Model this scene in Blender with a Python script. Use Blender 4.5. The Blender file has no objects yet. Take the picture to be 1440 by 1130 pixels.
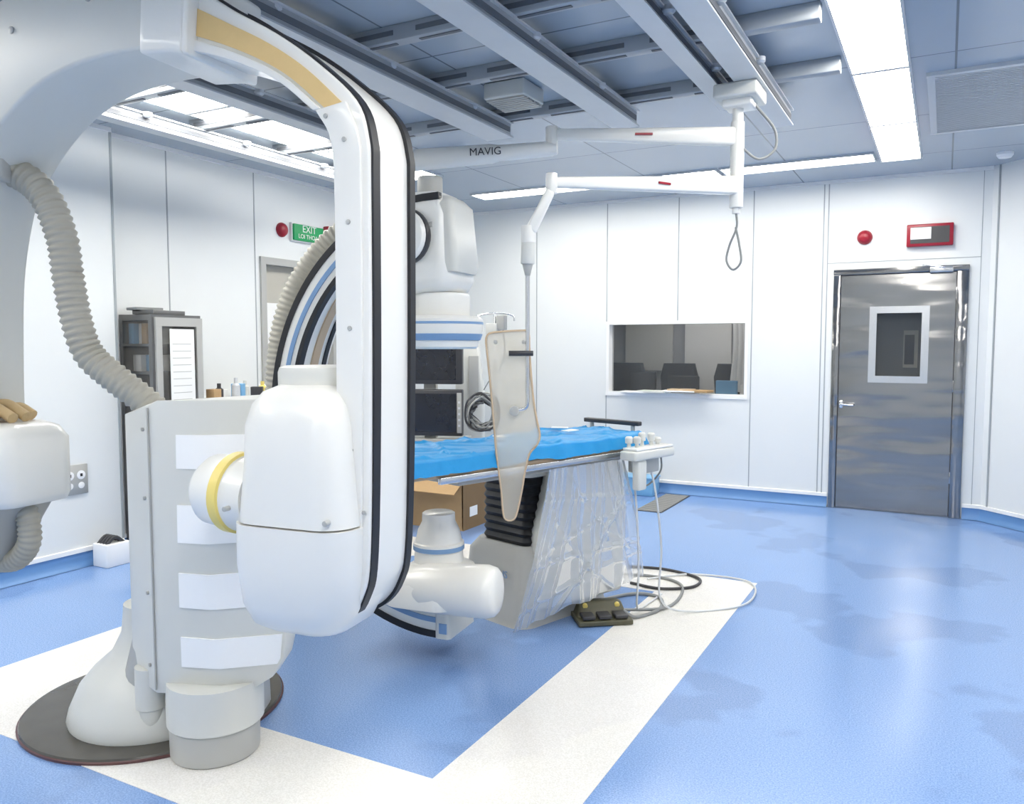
import bpy, bmesh, math, random
from mathutils import Vector, Matrix, noise
random.seed(7)
V=Vector
Z=V((0,0,1))
sc=bpy.context.scene
col=sc.collection
try:
    sc.view_settings.view_transform='Standard'
    sc.view_settings.look='None'
    sc.view_settings.exposure=0.0
except Exception as e: pass

# ------------------------------------------------------------ materials
MATS={}
def mat(name,c,rough=.5,metal=0.,emis=None,es=0.,noise_amt=0.,noise_scale=8.,bump=0.,bump_scale=60.,spec=.5,coat=0.,alpha=1.,trans=0.,stretch=None,bdist=.01):
    if name in MATS: return MATS[name]
    m=bpy.data.materials.new(name); m.use_nodes=True
    nt=m.node_tree; b=nt.nodes['Principled BSDF']
    b.inputs['Base Color'].default_value=(c[0],c[1],c[2],1)
    b.inputs['Roughness'].default_value=rough
    b.inputs['Metallic'].default_value=metal
    b.inputs['Specular IOR Level'].default_value=spec
    b.inputs['Coat Weight'].default_value=coat
    b.inputs['Alpha'].default_value=alpha
    b.inputs['Transmission Weight'].default_value=trans
    if emis:
        b.inputs['Emission Color'].default_value=(emis[0],emis[1],emis[2],1)
        b.inputs['Emission Strength'].default_value=es
    tc=nt.nodes.new('ShaderNodeTexCoord')
    if noise_amt>0:
        n=nt.nodes.new('ShaderNodeTexNoise'); n.inputs['Scale'].default_value=noise_scale; n.inputs['Detail'].default_value=5
        nt.links.new(tc.outputs['Object'],n.inputs['Vector'])
        mx=nt.nodes.new('ShaderNodeMix'); mx.data_type='RGBA'
        mx.inputs[6].default_value=(c[0]*(1-noise_amt),c[1]*(1-noise_amt),c[2]*(1-noise_amt),1)
        mx.inputs[7].default_value=(min(1,c[0]*(1+noise_amt)),min(1,c[1]*(1+noise_amt)),min(1,c[2]*(1+noise_amt)),1)
        nt.links.new(n.outputs['Fac'],mx.inputs[0]); nt.links.new(mx.outputs[2],b.inputs['Base Color'])
    if bump>0:
        n2=nt.nodes.new('ShaderNodeTexNoise'); n2.inputs['Scale'].default_value=bump_scale; n2.inputs['Detail'].default_value=3 if not stretch else 1
        if stretch:
            mp=nt.nodes.new('ShaderNodeMapping'); mp.inputs['Scale'].default_value=stretch
            nt.links.new(tc.outputs['Object'],mp.inputs['Vector']); nt.links.new(mp.outputs[0],n2.inputs['Vector'])
        else: nt.links.new(tc.outputs['Object'],n2.inputs['Vector'])
        bp=nt.nodes.new('ShaderNodeBump'); bp.inputs['Strength'].default_value=bump; bp.inputs['Distance'].default_value=bdist
        nt.links.new(n2.outputs['Fac'],bp.inputs['Height']); nt.links.new(bp.outputs['Normal'],b.inputs['Normal'])
    MATS[name]=m; return m

def mat_floor(name,c1,c2,stain):
    m=bpy.data.materials.new(name); m.use_nodes=True; nt=m.node_tree; b=nt.nodes['Principled BSDF']; L=nt.links.new
    tc=nt.nodes.new('ShaderNodeTexCoord')
    n=nt.nodes.new('ShaderNodeTexNoise'); n.inputs['Scale'].default_value=170; n.inputs['Detail'].default_value=2
    L(tc.outputs['Object'],n.inputs['Vector'])
    r=nt.nodes.new('ShaderNodeValToRGB'); r.color_ramp.elements[0].position=.36; r.color_ramp.elements[1].position=.64
    r.color_ramp.elements[0].color=(*c1,1); r.color_ramp.elements[1].color=(*c2,1)
    L(n.outputs['Fac'],r.inputs['Fac'])
    n2=nt.nodes.new('ShaderNodeTexNoise'); n2.inputs['Scale'].default_value=.8; n2.inputs['Detail'].default_value=4.; n2.inputs['Roughness'].default_value=.5
    L(tc.outputs['Object'],n2.inputs['Vector'])
    r2=nt.nodes.new('ShaderNodeValToRGB'); r2.color_ramp.elements[0].position=.52; r2.color_ramp.elements[1].position=.545
    r2.color_ramp.elements[0].color=(1,1,1,1); r2.color_ramp.elements[1].color=(stain,stain,stain*1.02,1)
    L(n2.outputs['Fac'],r2.inputs['Fac'])
    mx=nt.nodes.new('ShaderNodeMix'); mx.data_type='RGBA'; mx.blend_type='MULTIPLY'; mx.inputs[0].default_value=1
    L(r.outputs['Color'],mx.inputs[6]); L(r2.outputs['Color'],mx.inputs[7]); L(mx.outputs[2],b.inputs['Base Color'])
    r3=nt.nodes.new('ShaderNodeMapRange'); r3.inputs['From Min'].default_value=.3; r3.inputs['From Max'].default_value=.7; r3.inputs['To Min'].default_value=.24; r3.inputs['To Max'].default_value=.11
    L(n2.outputs['Fac'],r3.inputs['Value']); L(r3.outputs[0],b.inputs['Roughness'])
    n4=nt.nodes.new('ShaderNodeTexNoise'); n4.inputs['Scale'].default_value=60; L(tc.outputs['Object'],n4.inputs['Vector'])
    bp=nt.nodes.new('ShaderNodeBump'); bp.inputs['Strength'].default_value=.05; bp.inputs['Distance'].default_value=.01
    L(n4.outputs['Fac'],bp.inputs['Height']); L(bp.outputs[0],b.inputs['Normal'])
    b.inputs['Specular IOR Level'].default_value=.6
    return m
M_blue=mat_floor('floor_vinyl_blue',(.16,.29,.57),(.28,.43,.74),.85)
M_strip=mat_floor('floor_vinyl_white',(.78,.76,.71),(.90,.88,.84),.96)
M_wall=mat('wall_panel',(.81,.83,.83),.35,noise_amt=.02,noise_scale=2)
M_seam=mat('panel_seam',(.38,.41,.43),.5,noise_amt=.02)
M_trimw=mat('trim_white',(.92,.92,.92),.4,noise_amt=.02)
M_cove=mat('cove_blue',(.12,.27,.55),.4,noise_amt=.05)
def mat_ceil():
    m=bpy.data.materials.new('ceiling_panels'); m.use_nodes=True; nt=m.node_tree; b=nt.nodes['Principled BSDF']; L=nt.links.new
    tc=nt.nodes.new('ShaderNodeTexCoord'); br=nt.nodes.new('ShaderNodeTexBrick')
    br.offset=0; br.inputs['Scale'].default_value=1; br.inputs['Brick Width'].default_value=1.2; br.inputs['Row Height'].default_value=1.2
    br.inputs['Mortar Size'].default_value=.006; br.inputs['Color1'].default_value=(.43,.49,.56,1); br.inputs['Color2'].default_value=(.40,.46,.53,1); br.inputs['Mortar'].default_value=(.18,.21,.24,1)
    L(tc.outputs['Object'],br.inputs['Vector']); L(br.outputs['Color'],b.inputs['Base Color']); b.inputs['Roughness'].default_value=.25
    return m
M_ceil=mat_ceil()
M_white=mat('equipment_white',(.84,.83,.79),.28,noise_amt=.015,noise_scale=3,coat=.25)
M_cream=mat('equipment_cream',(.69,.69,.65),.36,noise_amt=.02,noise_scale=4)
M_grey=mat('equipment_grey',(.45,.45,.43),.42,noise_amt=.03)
M_patch=mat('tape_white',(.96,.96,.96),.45,noise_amt=.01)
M_black=mat('rubber_black',(.010,.011,.015),.45,noise_amt=.05)
M_dark=mat('plastic_dark',(.04,.04,.045),.4,noise_amt=.05)
M_yel=mat('yellow_band',(.76,.54,.24),.45,noise_amt=.06,noise_scale=20)
M_ringy=mat('yellow_ring',(.85,.68,.20),.4,noise_amt=.03)
M_bluebnd=mat('blue_band',(.20,.34,.56),.4,noise_amt=.03)
M_hose=mat('hose_grey',(.42,.40,.34),.45,noise_amt=.06,noise_scale=30)
M_plate=mat('base_plate_rubber',(.075,.07,.06),.22,noise_amt=.2,noise_scale=9)
M_plateedge=mat('base_plate_edge',(.10,.04,.04),.4,noise_amt=.1)
M_steel=mat('stainless_steel',(.32,.315,.31),.15,metal=1.,noise_amt=.04,noise_scale=3,bump=.6,bump_scale=1,stretch=(1.2,1,5),bdist=.03)
M_steel2=mat('stainless_bright',(.68,.68,.68),.25,metal=1.,noise_amt=.03)
M_rail=mat('rail_grey',(.40,.43,.46),.4,metal=.25,noise_amt=.06)
M_raildk=mat('rail_slot',(.13,.14,.16),.5,noise_amt=.05)
M_raillt=mat('rail_light',(.64,.66,.68),.4,metal=.2,noise_amt=.04)
M_lamp=mat('lamp_diffuser',(1,1,1),.5,emis=(1,.965,.885),es=19.)
M_drape=mat('drape_blue',(.012,.28,.62),.45,noise_amt=.10,noise_scale=5,bump=.3,bump_scale=22)
M_card=mat('cardboard',(.46,.30,.15),.8,noise_amt=.08,noise_scale=15)
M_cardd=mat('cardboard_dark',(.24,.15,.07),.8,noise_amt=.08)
M_screen=mat('screen_black',(.01,.012,.02),.12,noise_amt=.1)
M_red=mat('signal_red',(.34,.012,.03),.35,noise_amt=.05)
M_green=mat('exit_green',(.01,.32,.10),.4,emis=(.01,.4,.12),es=.1,noise_amt=.02)
M_paper=mat('paper',(.9,.9,.88),.7,noise_amt=.03)
M_tan=mat('tan_edge',(.56,.42,.28),.4,noise_amt=.05)
M_glove=mat('glove_tan',(.55,.40,.21),.7,noise_amt=.12,noise_scale=14,bump=.4,bump_scale=30)
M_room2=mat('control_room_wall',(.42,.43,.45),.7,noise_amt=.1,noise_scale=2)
M_corr=mat('corridor_dark',(.20,.21,.21),.6,noise_amt=.1,noise_scale=2)
M_beige=mat('corridor_beige',(.50,.48,.42),.6,noise_amt=.05)
M_chrome=mat('chrome',(.8,.8,.82),.12,metal=1.,noise_amt=.01)
M_cable=mat('cable_grey',(.25,.26,.26),.5,noise_amt=.05)
M_pedal=mat('pedal_olive',(.09,.085,.05),.5,noise_amt=.2,noise_scale=20)
M_blueb=mat('blue_tray',(.20,.45,.72),.4,noise_amt=.04)
def mat_mix(name,c,rough,fac,amp=0.0,bump=0,bs=10,tint=(1,1,1)):
    m=bpy.data.materials.new(name); m.use_nodes=True; nt=m.node_tree; b=nt.nodes['Principled BSDF']; o=nt.nodes['Material Output']; L=nt.links.new
    b.inputs['Base Color'].default_value=(*c,1); b.inputs['Roughness'].default_value=rough
    tr=nt.nodes.new('ShaderNodeBsdfTransparent'); tr.inputs[0].default_value=(*tint,1); mx=nt.nodes.new('ShaderNodeMixShader')
    n=nt.nodes.new('ShaderNodeTexNoise'); n.inputs['Scale'].default_value=bs; n.inputs['Detail'].default_value=2
    tc=nt.nodes.new('ShaderNodeTexCoord'); L(tc.outputs['Object'],n.inputs['Vector'])
    mr=nt.nodes.new('ShaderNodeMapRange'); mr.inputs['From Min'].default_value=.35; mr.inputs['From Max'].default_value=.65
    mr.inputs['To Min'].default_value=max(0,fac-amp); mr.inputs['To Max'].default_value=min(1,fac+amp)
    L(n.outputs['Fac'],mr.inputs['Value']); L(mr.outputs[0],mx.inputs[0])
    if bump>0:
        bp=nt.nodes.new('ShaderNodeBump'); bp.inputs['Strength'].default_value=bump; bp.inputs['Distance'].default_value=.02
        L(n.outputs['Fac'],bp.inputs['Height']); L(bp.outputs[0],b.inputs['Normal'])
    L(tr.outputs[0],mx.inputs[1]); L(b.outputs[0],mx.inputs[2]); L(mx.outputs[0],o.inputs[0])
    return m
def mat_film():
    m=bpy.data.materials.new('clear_plastic_sheet'); m.use_nodes=True; nt=m.node_tree; L=nt.links.new
    nt.nodes.remove(nt.nodes['Principled BSDF']); o=nt.nodes['Material Output']
    tr=nt.nodes.new('ShaderNodeBsdfTransparent'); tr.inputs[0].default_value=(.95,.96,.97,1)
    df=nt.nodes.new('ShaderNodeBsdfDiffuse'); df.inputs[0].default_value=(.74,.76,.79,1)
    gl=nt.nodes.new('ShaderNodeBsdfGlossy'); gl.inputs['Roughness'].default_value=.2
    lw=nt.nodes.new('ShaderNodeLayerWeight'); lw.inputs[0].default_value=.35
    m1=nt.nodes.new('ShaderNodeMixShader'); m2=nt.nodes.new('ShaderNodeMixShader')
    mr=nt.nodes.new('ShaderNodeMapRange'); mr.inputs['To Min'].default_value=.30; mr.inputs['To Max'].default_value=.9
    L(lw.outputs['Facing'],mr.inputs['Value']); L(mr.outputs[0],m1.inputs[0]); L(tr.outputs[0],m1.inputs[1]); L(df.outputs[0],m1.inputs[2])
    mr2=nt.nodes.new('ShaderNodeMapRange'); mr2.inputs['To Min'].default_value=.05; mr2.inputs['To Max'].default_value=.45
    L(lw.outputs['Fresnel'],mr2.inputs['Value']); L(mr2.outputs[0],m2.inputs[0]); L(m1.outputs[0],m2.inputs[1]); L(gl.outputs[0],m2.inputs[2])
    L(m2.outputs[0],o.inputs[0]); return m
M_plastic=mat_film()
M_acryl=mat_mix('lead_acrylic',(.74,.70,.62),.08,.38,.03,0,4,(1,.98,.94))
M_glass=mat_mix('window_glass',(.08,.09,.10),.03,.25)
M_glasscab=mat_mix('cabinet_glass',(.25,.24,.22),.05,.25)

# ------------------------------------------------------------ geometry helpers
def grp(name):
    e=bpy.data.objects.new(name,None); e.empty_display_size=.1; col.objects.link(e); return e
def mk(parent,name,verts,faces,m,bevel=0,seg=3,smooth=True,ang=35,sub=0):
    me=bpy.data.meshes.new(name)
    me.from_pydata([tuple(v) for v in verts],[],faces)
    bm=bmesh.new(); bm.from_mesh(me); bmesh.ops.recalc_face_normals(bm,faces=bm.faces); bm.to_mesh(me); bm.free()
    me.materials.append(m)
    if smooth:
        for p in me.polygons: p.use_smooth=True
        me.set_sharp_from_angle(angle=math.radians(ang))
    o=bpy.data.objects.new(name,me); col.objects.link(o)
    if parent: o.parent=parent
    if bevel>0:
        b=o.modifiers.new('bev','BEVEL'); b.width=bevel; b.segments=seg; b.limit_method='ANGLE'; b.angle_limit=math.radians(40)
        b.harden_normals=False
        for e in me.edges: e.use_edge_sharp=False
    if sub:
        s=o.modifiers.new('sub','SUBSURF'); s.levels=sub; s.render_levels=sub
    return o
BF=[(0,3,2,1),(4,5,6,7),(0,1,5,4),(1,2,6,5),(2,3,7,6),(3,0,4,7)]
def box(parent,name,c,s,m,rz=0,bevel=0,seg=3,rx=0,ry=0):
    c=V(c); M=Matrix.Rotation(rz,3,'Z')@Matrix.Rotation(ry,3,'Y')@Matrix.Rotation(rx,3,'X')
    vs=[]
    for z in (-.5,.5):
        for x,y in ((-.5,-.5),(.5,-.5),(.5,.5),(-.5,.5)):
            vs.append(c+M@V((x*s[0],y*s[1],z*s[2])))
    return mk(parent,name,vs,BF,m,bevel,seg,smooth=bevel>0)
def bb(parent,name,a,b,m,bevel=0,seg=2):
    return box(parent,name,[(a[i]+b[i])/2 for i in range(3)],[abs(b[i]-a[i]) for i in range(3)],m,0,bevel,seg)
def multibox(name,boxes,m,parent=None):
    vs=[];fs=[]
    jit=parent is not None and 1<len(boxes)<=12
    for q,(a,b) in enumerate(boxes):
        k=len(vs); e=.0005*q if jit else 0
        for z in (a[2]-e,b[2]+e):
            for x,y in ((a[0]-e,a[1]-e),(b[0]+e,a[1]-e),(b[0]+e,b[1]+e),(a[0]-e,b[1]+e)): vs.append((x,y,z))
        fs+=[tuple(i+k for i in f) for f in BF]
    return mk(parent,name,vs,fs,m,smooth=False)
def loft(parent,name,rings,m,closed=True,caps=True,ang=35,bevel=0,sub=0):
    n=len(rings[0]); vs=[v for r in rings for v in r]; fs=[]
    for i in range(len(rings)-1):
        for j in range(n if closed else n-1):
            a=i*n+j; b=i*n+(j+1)%n
            fs.append((a,b,b+n,a+n))
    if caps and closed:
        fs.append(tuple(range(n-1,-1,-1))); fs.append(tuple(range((len(rings)-1)*n,len(rings)*n)))
    return mk(parent,name,vs,fs,m,bevel=bevel,ang=ang,sub=sub)
def axes(d):
    d=V(d).normalized(); a=V((0,0,1)) if abs(d.z)<.9 else V((1,0,0))
    u=a.cross(d).normalized(); return u,d.cross(u).normalized(),d
def lathe(parent,name,p0,d,prof,m,seg=40,ang=35):
    u,v,w=axes(d); p0=V(p0); rings=[]
    for h,r in prof:
        rings.append([p0+w*h+(u*math.cos(2*math.pi*k/seg)+v*math.sin(2*math.pi*k/seg))*max(r,.0005) for k in range(seg)])
    return loft(parent,name,rings,m,ang=ang)
def cyl(parent,name,p0,p1,r,m,r1=None,seg=32,ch=None):
    p0=V(p0);p1=V(p1);L=(p1-p0).length; r1=r if r1 is None else r1
    c=min(r,r1)*.12 if ch is None else ch
    c=min(c,L*.3)
    return lathe(parent,name,p0,p1-p0,[(0,r-c),(c*.3,r-c*.3),(c,r),(L-c,r1),(L-c*.3,r1-c*.3),(L,r1-c)],m,seg)
def crom(pts,n):
    pts=[V(p) for p in pts]; P=[pts[0]*2-pts[1]]+pts+[pts[-1]*2-pts[-2]]; out=[]
    S=len(pts)-1
    for i in range(S):
        a,b,c,d=P[i:i+4]
        for k in range(n):
            t=k/n
            out.append(.5*((2*b)+(c-a)*t+(2*a-5*b+4*c-d)*t*t+(3*b-a-3*c+d)*t**3))
    out.append(pts[-1]); return out
def resample(p,step):
    out=[p[0]]; acc=0
    for i in range(1,len(p)):
        a=p[i-1];b=p[i];L=(b-a).length
        if L<1e-9: continue
        t=step-acc
        while t<=L:
            out.append(a.lerp(b,t/L)); t+=step
        acc=(L-(t-step))
    if (out[-1]-p[-1]).length>step*.3: out.append(p[-1])
    return out
def tube(parent,name,pts,r,m,seg=12,n=8,corr=0,pitch=.022,smoothpath=True,step=None):
    p=crom(pts,n*3 if corr else n) if smoothpath else [V(q) for q in pts]
    if corr: p=resample(p,pitch/4)
    elif step: p=resample(p,step)
    rings=[]; u=None
    for i in range(len(p)):
        d=(p[min(i+1,len(p)-1)]-p[max(i-1,0)]).normalized()
        if u is None: u=axes(d)[0]
        u=(u-d*u.dot(d)).normalized(); v=d.cross(u)
        rr=r
        if corr: rr=r*(1+corr*(1,0.1,-1,0.1)[i%4])
        rings.append([p[i]+(u*math.cos(2*math.pi*k/seg)+v*math.sin(2*math.pi*k/seg))*rr for k in range(seg)])
    return loft(parent,name,rings,m,ang=60 if not corr else 80)
def band(parent,name,inner,outer,fr,n0,n1,m,bevel=0,n=5):
    I=crom([(a,b,0) for a,b in inner],n); O=crom([(a,b,0) for a,b in outer],n)
    rings=[]
    for a,b in zip(I,O):
        rings.append([fr(a.x,n0,a.y),fr(b.x,n0,b.y),fr(b.x,n1,b.y),fr(a.x,n1,a.y)])
    return loft(parent,name,rings,m,bevel=bevel)
def frame(O,u,v):
    O=V(O);u=V(u).normalized();v=V(v).normalized()
    return lambda a,b,c:O+u*a+v*b+Z*c
def rrect(a0,a1,b0,b1,r,k=6):
    r=min(r,(a1-a0)/2-.001,(b1-b0)/2-.001); pts=[]
    for cx,cy,s in ((a1-r,b1-r,0),(a0+r,b1-r,90),(a0+r,b0+r,180),(a1-r,b0+r,270)):
        for i in range(k+1):
            t=math.radians(s+90*i/k); pts.append((cx+r*math.cos(t),cy+r*math.sin(t)))
    return pts
def rloft(parent,name,levels,fr,m,ang=50):
    rings=[[fr(a,b,z) for a,b in rrect(a0,a1,b0,b1,r)] for z,a0,a1,b0,b1,r in levels]
    return loft(parent,name,rings,m,ang=ang)
def prism(parent,name,poly,fr,n0,n1,m,bevel=0):
    k=len(poly); vs=[fr(a,n0,c) for a,c in poly]+[fr(a,n1,c) for a,c in poly]
    fs=[tuple(range(k)),tuple(range(2*k-1,k-1,-1))]+[(i,(i+1)%k,(i+1)%k+k,i+k) for i in range(k)]
    return mk(parent,name,vs,fs,m,bevel=bevel)
def link(parent,name,p0,p1,w0,h0,w1,h1,m,bevel=.01):
    p0=V(p0);p1=V(p1);d=(p1-p0).normalized(); s=d.cross(Z).normalized(); u=s.cross(d)
    vs=[]
    for p,w,h in ((p0,w0,h0),(p1,w1,h1)):
        for a,b in ((-1,-1),(1,-1),(1,1),(-1,1)): vs.append(p+s*a*w/2+u*b*h/2)
    return mk(parent,name,vs,BF,m,bevel=bevel)
def text(parent,name,s,loc,size,m,xdir,updir=Z,ext=.001):
    cu=bpy.data.curves.new(name,'FONT'); cu.body=s; cu.size=size; cu.align_x='CENTER'; cu.align_y='CENTER'; cu.extrude=ext
    cu.materials.append(m); o=bpy.data.objects.new(name,cu); col.objects.link(o)
    x=V(xdir).normalized(); y=V(updir).normalized(); z=x.cross(y)
    o.matrix_world=Matrix(((x.x,y.x,z.x,loc[0]),(x.y,y.y,z.y,loc[1]),(x.z,y.z,z.z,loc[2]),(0,0,0,1)))
    if parent: o.parent=parent
    return o
def fbox(parent,name,fr,a0,a1,b0,b1,c0,c1,m,bevel=0,seg=3):
    vs=[fr(a,b,c) for c in (c0,c1) for a,b in ((a0,b0),(a1,b0),(a1,b1),(a0,b1))]
    return mk(parent,name,vs,BF,m,bevel=bevel,seg=seg,smooth=bevel>0)

# ------------------------------------------------------------ room
H=3.0
XL=-5.25; XN=-5.14; YB=7.96; XR=2.6; YF=-2.0
multibox('floor',[((-5.5,-2.2,-.1),(2.8,8.2,0))],M_blue)
multibox('floor_border',[((-1.52,1.73,0),(-1.0,5.15,.002)),((-3.84,1.73,0),(-1.52,2.25,.002)),((-3.84,4.68,0),(-1.52,5.15,.002)),((-3.84,2.25,0),(-3.32,4.68,.002))],M_strip)
multibox('ceiling',[((-5.5,-2.2,H),(2.8,8.2,H+.1))],M_ceil)
WX0,WX1,WZ0,WZ1=-3.14,-1.68,.99,1.75
DX0,DX1,DZ=-.92,.16,2.19
multibox('wall_back',[((-5.5,YB,0),(WX0,YB+.12,H)),((WX0,YB,0),(WX1,YB+.12,WZ0)),((WX0,YB,WZ1),(WX1,YB+.12,H)),((WX1,YB,0),(DX0,YB+.12,H)),((DX0,YB,DZ),(DX1,YB+.12,H)),((DX1,YB,0),(.5,YB+.12,H))],M_wall)
DY0,DY1,DZL=5.17,6.15,2.27
multibox('wall_left',[((XL-.12,3.4,0),(XL,DY0,H)),((XL-.12,DY0,DZL),(XL,DY1,H)),((XL-.12,DY1,0),(XL,8.1,H)),((XL-.12,-2.2,0),(XN,3.70,H))],M_wall)
multibox('wall_right',[((XR,-2.2,0),(XR+.1,5.75,H))],M_wall)
multibox('wall_front',[((-5.5,YF-.1,0),(2.8,YF,H))],M_wall)
mk(None,'wall_angled',[(.31,7.96,0),(2.62,5.65,0),(2.72,5.75,0),(.41,8.06,0),(.31,7.96,H),(2.62,5.65,H),(2.72,5.75,H),(.41,8.06,H)],BF,M_wall,smooth=False)
s=.005
multibox('trim_1',[((x-s,YB-.003,.1),(x+s,YB,H)) for x in (-3.96,-1.65,-.98,-1.02)]+[((-2.385,YB-.003,WZ1),(-2.375,YB,H)),((WX0-s,YB-.003,WZ1),(WX0+s,YB,H)),((WX0-s,YB-.003,.1),(WX0+s,YB,WZ0)),((.24,YB-.003,.1),(.245,YB,H)),((DX0-.06,YB-.003,2.25),(.24,YB,2.256))],M_seam)
multibox('trim_2',[((XL,y-s,.1),(XL+.003,y+s,H)) for y in (4.24,5.12)]+[((XN,y-s,.1),(XN+.003,y+s,H)) for y in (2.3,1.1,-.1)]+[((XN-.02,3.69,.1),(XN+.006,3.706,H))],M_seam)
mk(None,'trim_3',[(.35,7.915,0),(.36,7.905,0),(.357,7.902,0),(.347,7.912,0),(.35,7.915,H),(.36,7.905,H),(.357,7.902,H),(.347,7.912,H)],BF,M_seam,smooth=False)
multibox('trim_4',[((-5.25,YB-.02,H-.03),(.31,YB,H)),((XL,3.7,H-.03),(XL+.02,YB,H)),((XN,-2,H-.03),(XN+.02,3.7,H))],M_trimw)
def base(name,p,q,off):
    p=V((*p,0));q=V((*q,0));nn=V((off[0],off[1],0)).normalized()
    g=grp(name)
    pr=[(0.0,0.003),(.045,.003),(.02,.022),(.008,.05),(.008,.10),(0,.10)]
    vs=[p+nn*a+Z*b for a,b in pr]+[q+nn*a+Z*b for a,b in pr];k=len(pr)
    mk(g,'cove',vs,[tuple(range(k)),tuple(range(2*k-1,k-1,-1))]+[(i,(i+1)%k,(i+1)%k+k,i+k) for i in range(k)],M_cove,ang=60)
    pr=[(0,.10),(.014,.10),(.014,.128),(0,.132)];k=4
    vs=[p+nn*a+Z*b for a,b in pr]+[q+nn*a+Z*b for a,b in pr]
    mk(g,'cap_strip',vs,[tuple(range(k)),tuple(range(2*k-1,k-1,-1))]+[(i,(i+1)%k,(i+1)%k+k,i+k) for i in range(k)],M_trimw)
base('baseboard_back',(-5.25,YB),(DX0-.01,YB),(0,-1))
base('baseboard_back_end',(DX1+.01,YB),(.31,YB),(0,-1))
base('baseboard_angled',(.31,YB),(2.62,5.65),(-1,-1))
base('baseboard_left',(XN,-2),(XN,3.70),(1,0))
base('baseboard_recess',(XL,3.70),(XL,DY0),(1,0))
base('baseboard_right',(XR,-2),(XR,5.67),(-1,0))

# steel door
g=grp('door_1')
y=YB
bb(g,'frame_left',(DX0,y-.03,0),(DX0+.06,y+.1,DZ-.05),M_steel,.004)
bb(g,'frame_right',(DX1-.09,y-.03,0),(DX1,y+.1,DZ-.05),M_steel,.004)
bb(g,'frame_top',(DX0-.001,y-.031,DZ-.05),(DX1+.001,y+.1,DZ+.001),M_steel,.004)
lx0,lx1=DX0+.065,DX1-.095
wx0,wx1,wz0,wz1=-.55,-.19,1.23,1.79
mlf=[((lx0,y,.01),(wx0,y+.05,DZ-.055)),((wx1,y,.01),(lx1,y+.05,DZ-.055)),((wx0,y,.01),(wx1,y+.05,wz0)),((wx0,y,wz1),(wx1,y+.05,DZ-.055))]
o=multibox('leaf',mlf,M_steel); o.parent=g
f=.06
o=multibox('vision_frame',[((wx0-f,y-.015,wz0),(wx0,y+.01,wz1)),((wx1,y-.015,wz0),(wx1+f,y+.01,wz1)),((wx0-f,y-.015,wz0-f),(wx1+f,y+.01,wz0)),((wx0-f,y-.015,wz1),(wx1+f,y+.01,wz1+f))],M_steel2); o.parent=g
bb(g,'vision_glass',(wx0,y+.02,wz0),(wx1,y+.03,wz1),M_glass)
bb(g,'corridor_back',(wx0-.1,y+.3,wz0-.1),(wx1+.1,y+.31,wz1+.1),M_corr)
bb(g,'corridor_window',(-.34,y+.27,1.30),(-.22,y+.28,1.64),M_beige)
bb(g,'corridor_opening',(-.33,y+.265,1.33),(-.25,y+.27,1.60),M_dark)
bb(g,'handle_plate',(-.845,y-.012,.93),(-.815,y,1.0),M_chrome,.004)
cyl(g,'handle_stem',(-.83,y,.965),(-.83,y-.05,.965),.01,M_chrome)
cyl(g,'handle_lever',(-.84,y-.05,.965),(-.72,y-.05,.96),.010,M_chrome)
bb(g,'closer_body',(-.14,y-.07,DZ-.06),(.04,y-.03,DZ-.01),M_steel2,.006)
link(g,'closer_arm',(-.02,y-.08,DZ-.02),(-.2,y-.06,DZ+.01),.02,.01,.02,.01,M_chrome,.002)
mk(g,'triangle_sticker',[(-.36,y-.004,2.05),(-.25,y-.004,2.05),(-.305,y-.004,2.13),(-.36,y,2.05),(-.25,y,2.05),(-.305,y,2.13)],[(0,1,2),(3,5,4),(0,3,4,1),(1,4,5,2),(2,5,3,0)],M_paper,smooth=False)
for z in (.3,1.1,1.9): cyl(g,'hinge_%d'%int(z*10),(lx1+.01,y-.01,z),(lx1+.01,y-.01,z+.1),.012,M_chrome)
multibox('leaf_gap',[((lx0-.006,y-.002,.01),(lx0,y+.02,DZ-.06)),((lx1,y-.002,.01),(lx1+.006,y+.02,DZ-.06)),((lx0,y-.002,DZ-.056),(lx1,y+.02,DZ-.05))],M_dark,g)

# observation window + control room
g=grp('window_1')
f=.03
o=multibox('frame',[((WX0,y-.008,WZ0+f),(WX0+f,y+.13,WZ1-f)),((WX1-f,y-.008,WZ0+f),(WX1,y+.13,WZ1-f)),((WX0-.002,y-.014,WZ0-.01),(WX1+.002,y+.13,WZ0+f)),((WX0-.002,y-.01,WZ1-f),(WX1+.002,y+.13,WZ1+.002))],M_trimw); o.parent=g
bb(g,'glass',(WX0+f,y+.09,WZ0+f),(WX1-f,y+.10,WZ1-f),M_glass)
g=grp('control_room')
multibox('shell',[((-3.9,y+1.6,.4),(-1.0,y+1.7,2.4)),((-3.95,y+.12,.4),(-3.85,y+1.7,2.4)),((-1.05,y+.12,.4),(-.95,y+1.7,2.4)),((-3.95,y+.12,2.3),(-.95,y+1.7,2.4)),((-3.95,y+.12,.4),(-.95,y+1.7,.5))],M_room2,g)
bb(g,'desk',(-3.4,y+.3,.9),(-1.5,y+.8,.94),M_paper)
for i,(x,c,w) in enumerate(((-3.05,M_dark,.3),(-2.62,M_dark,.34),(-2.1,M_blueb,.22),(-1.85,M_paper,.2))):
    bb(g,'desk_item_%d'%i,(x,y+.45,.95),(x+w,y+.5,1.22-.04*i),c,.01)
bb(g,'wall_board',(-3.5,y+1.55,1.2),(-2.9,y+1.59,1.9),M_cream)
bb(g,'doorway',(-2.75,y+1.55,.5),(-2.2,y+1.59,1.85),M_paper)
bb(g,'locker',(-2.0,y+1.2,.5),(-1.6,y+1.58,1.7),M_cream,.01)
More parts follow.
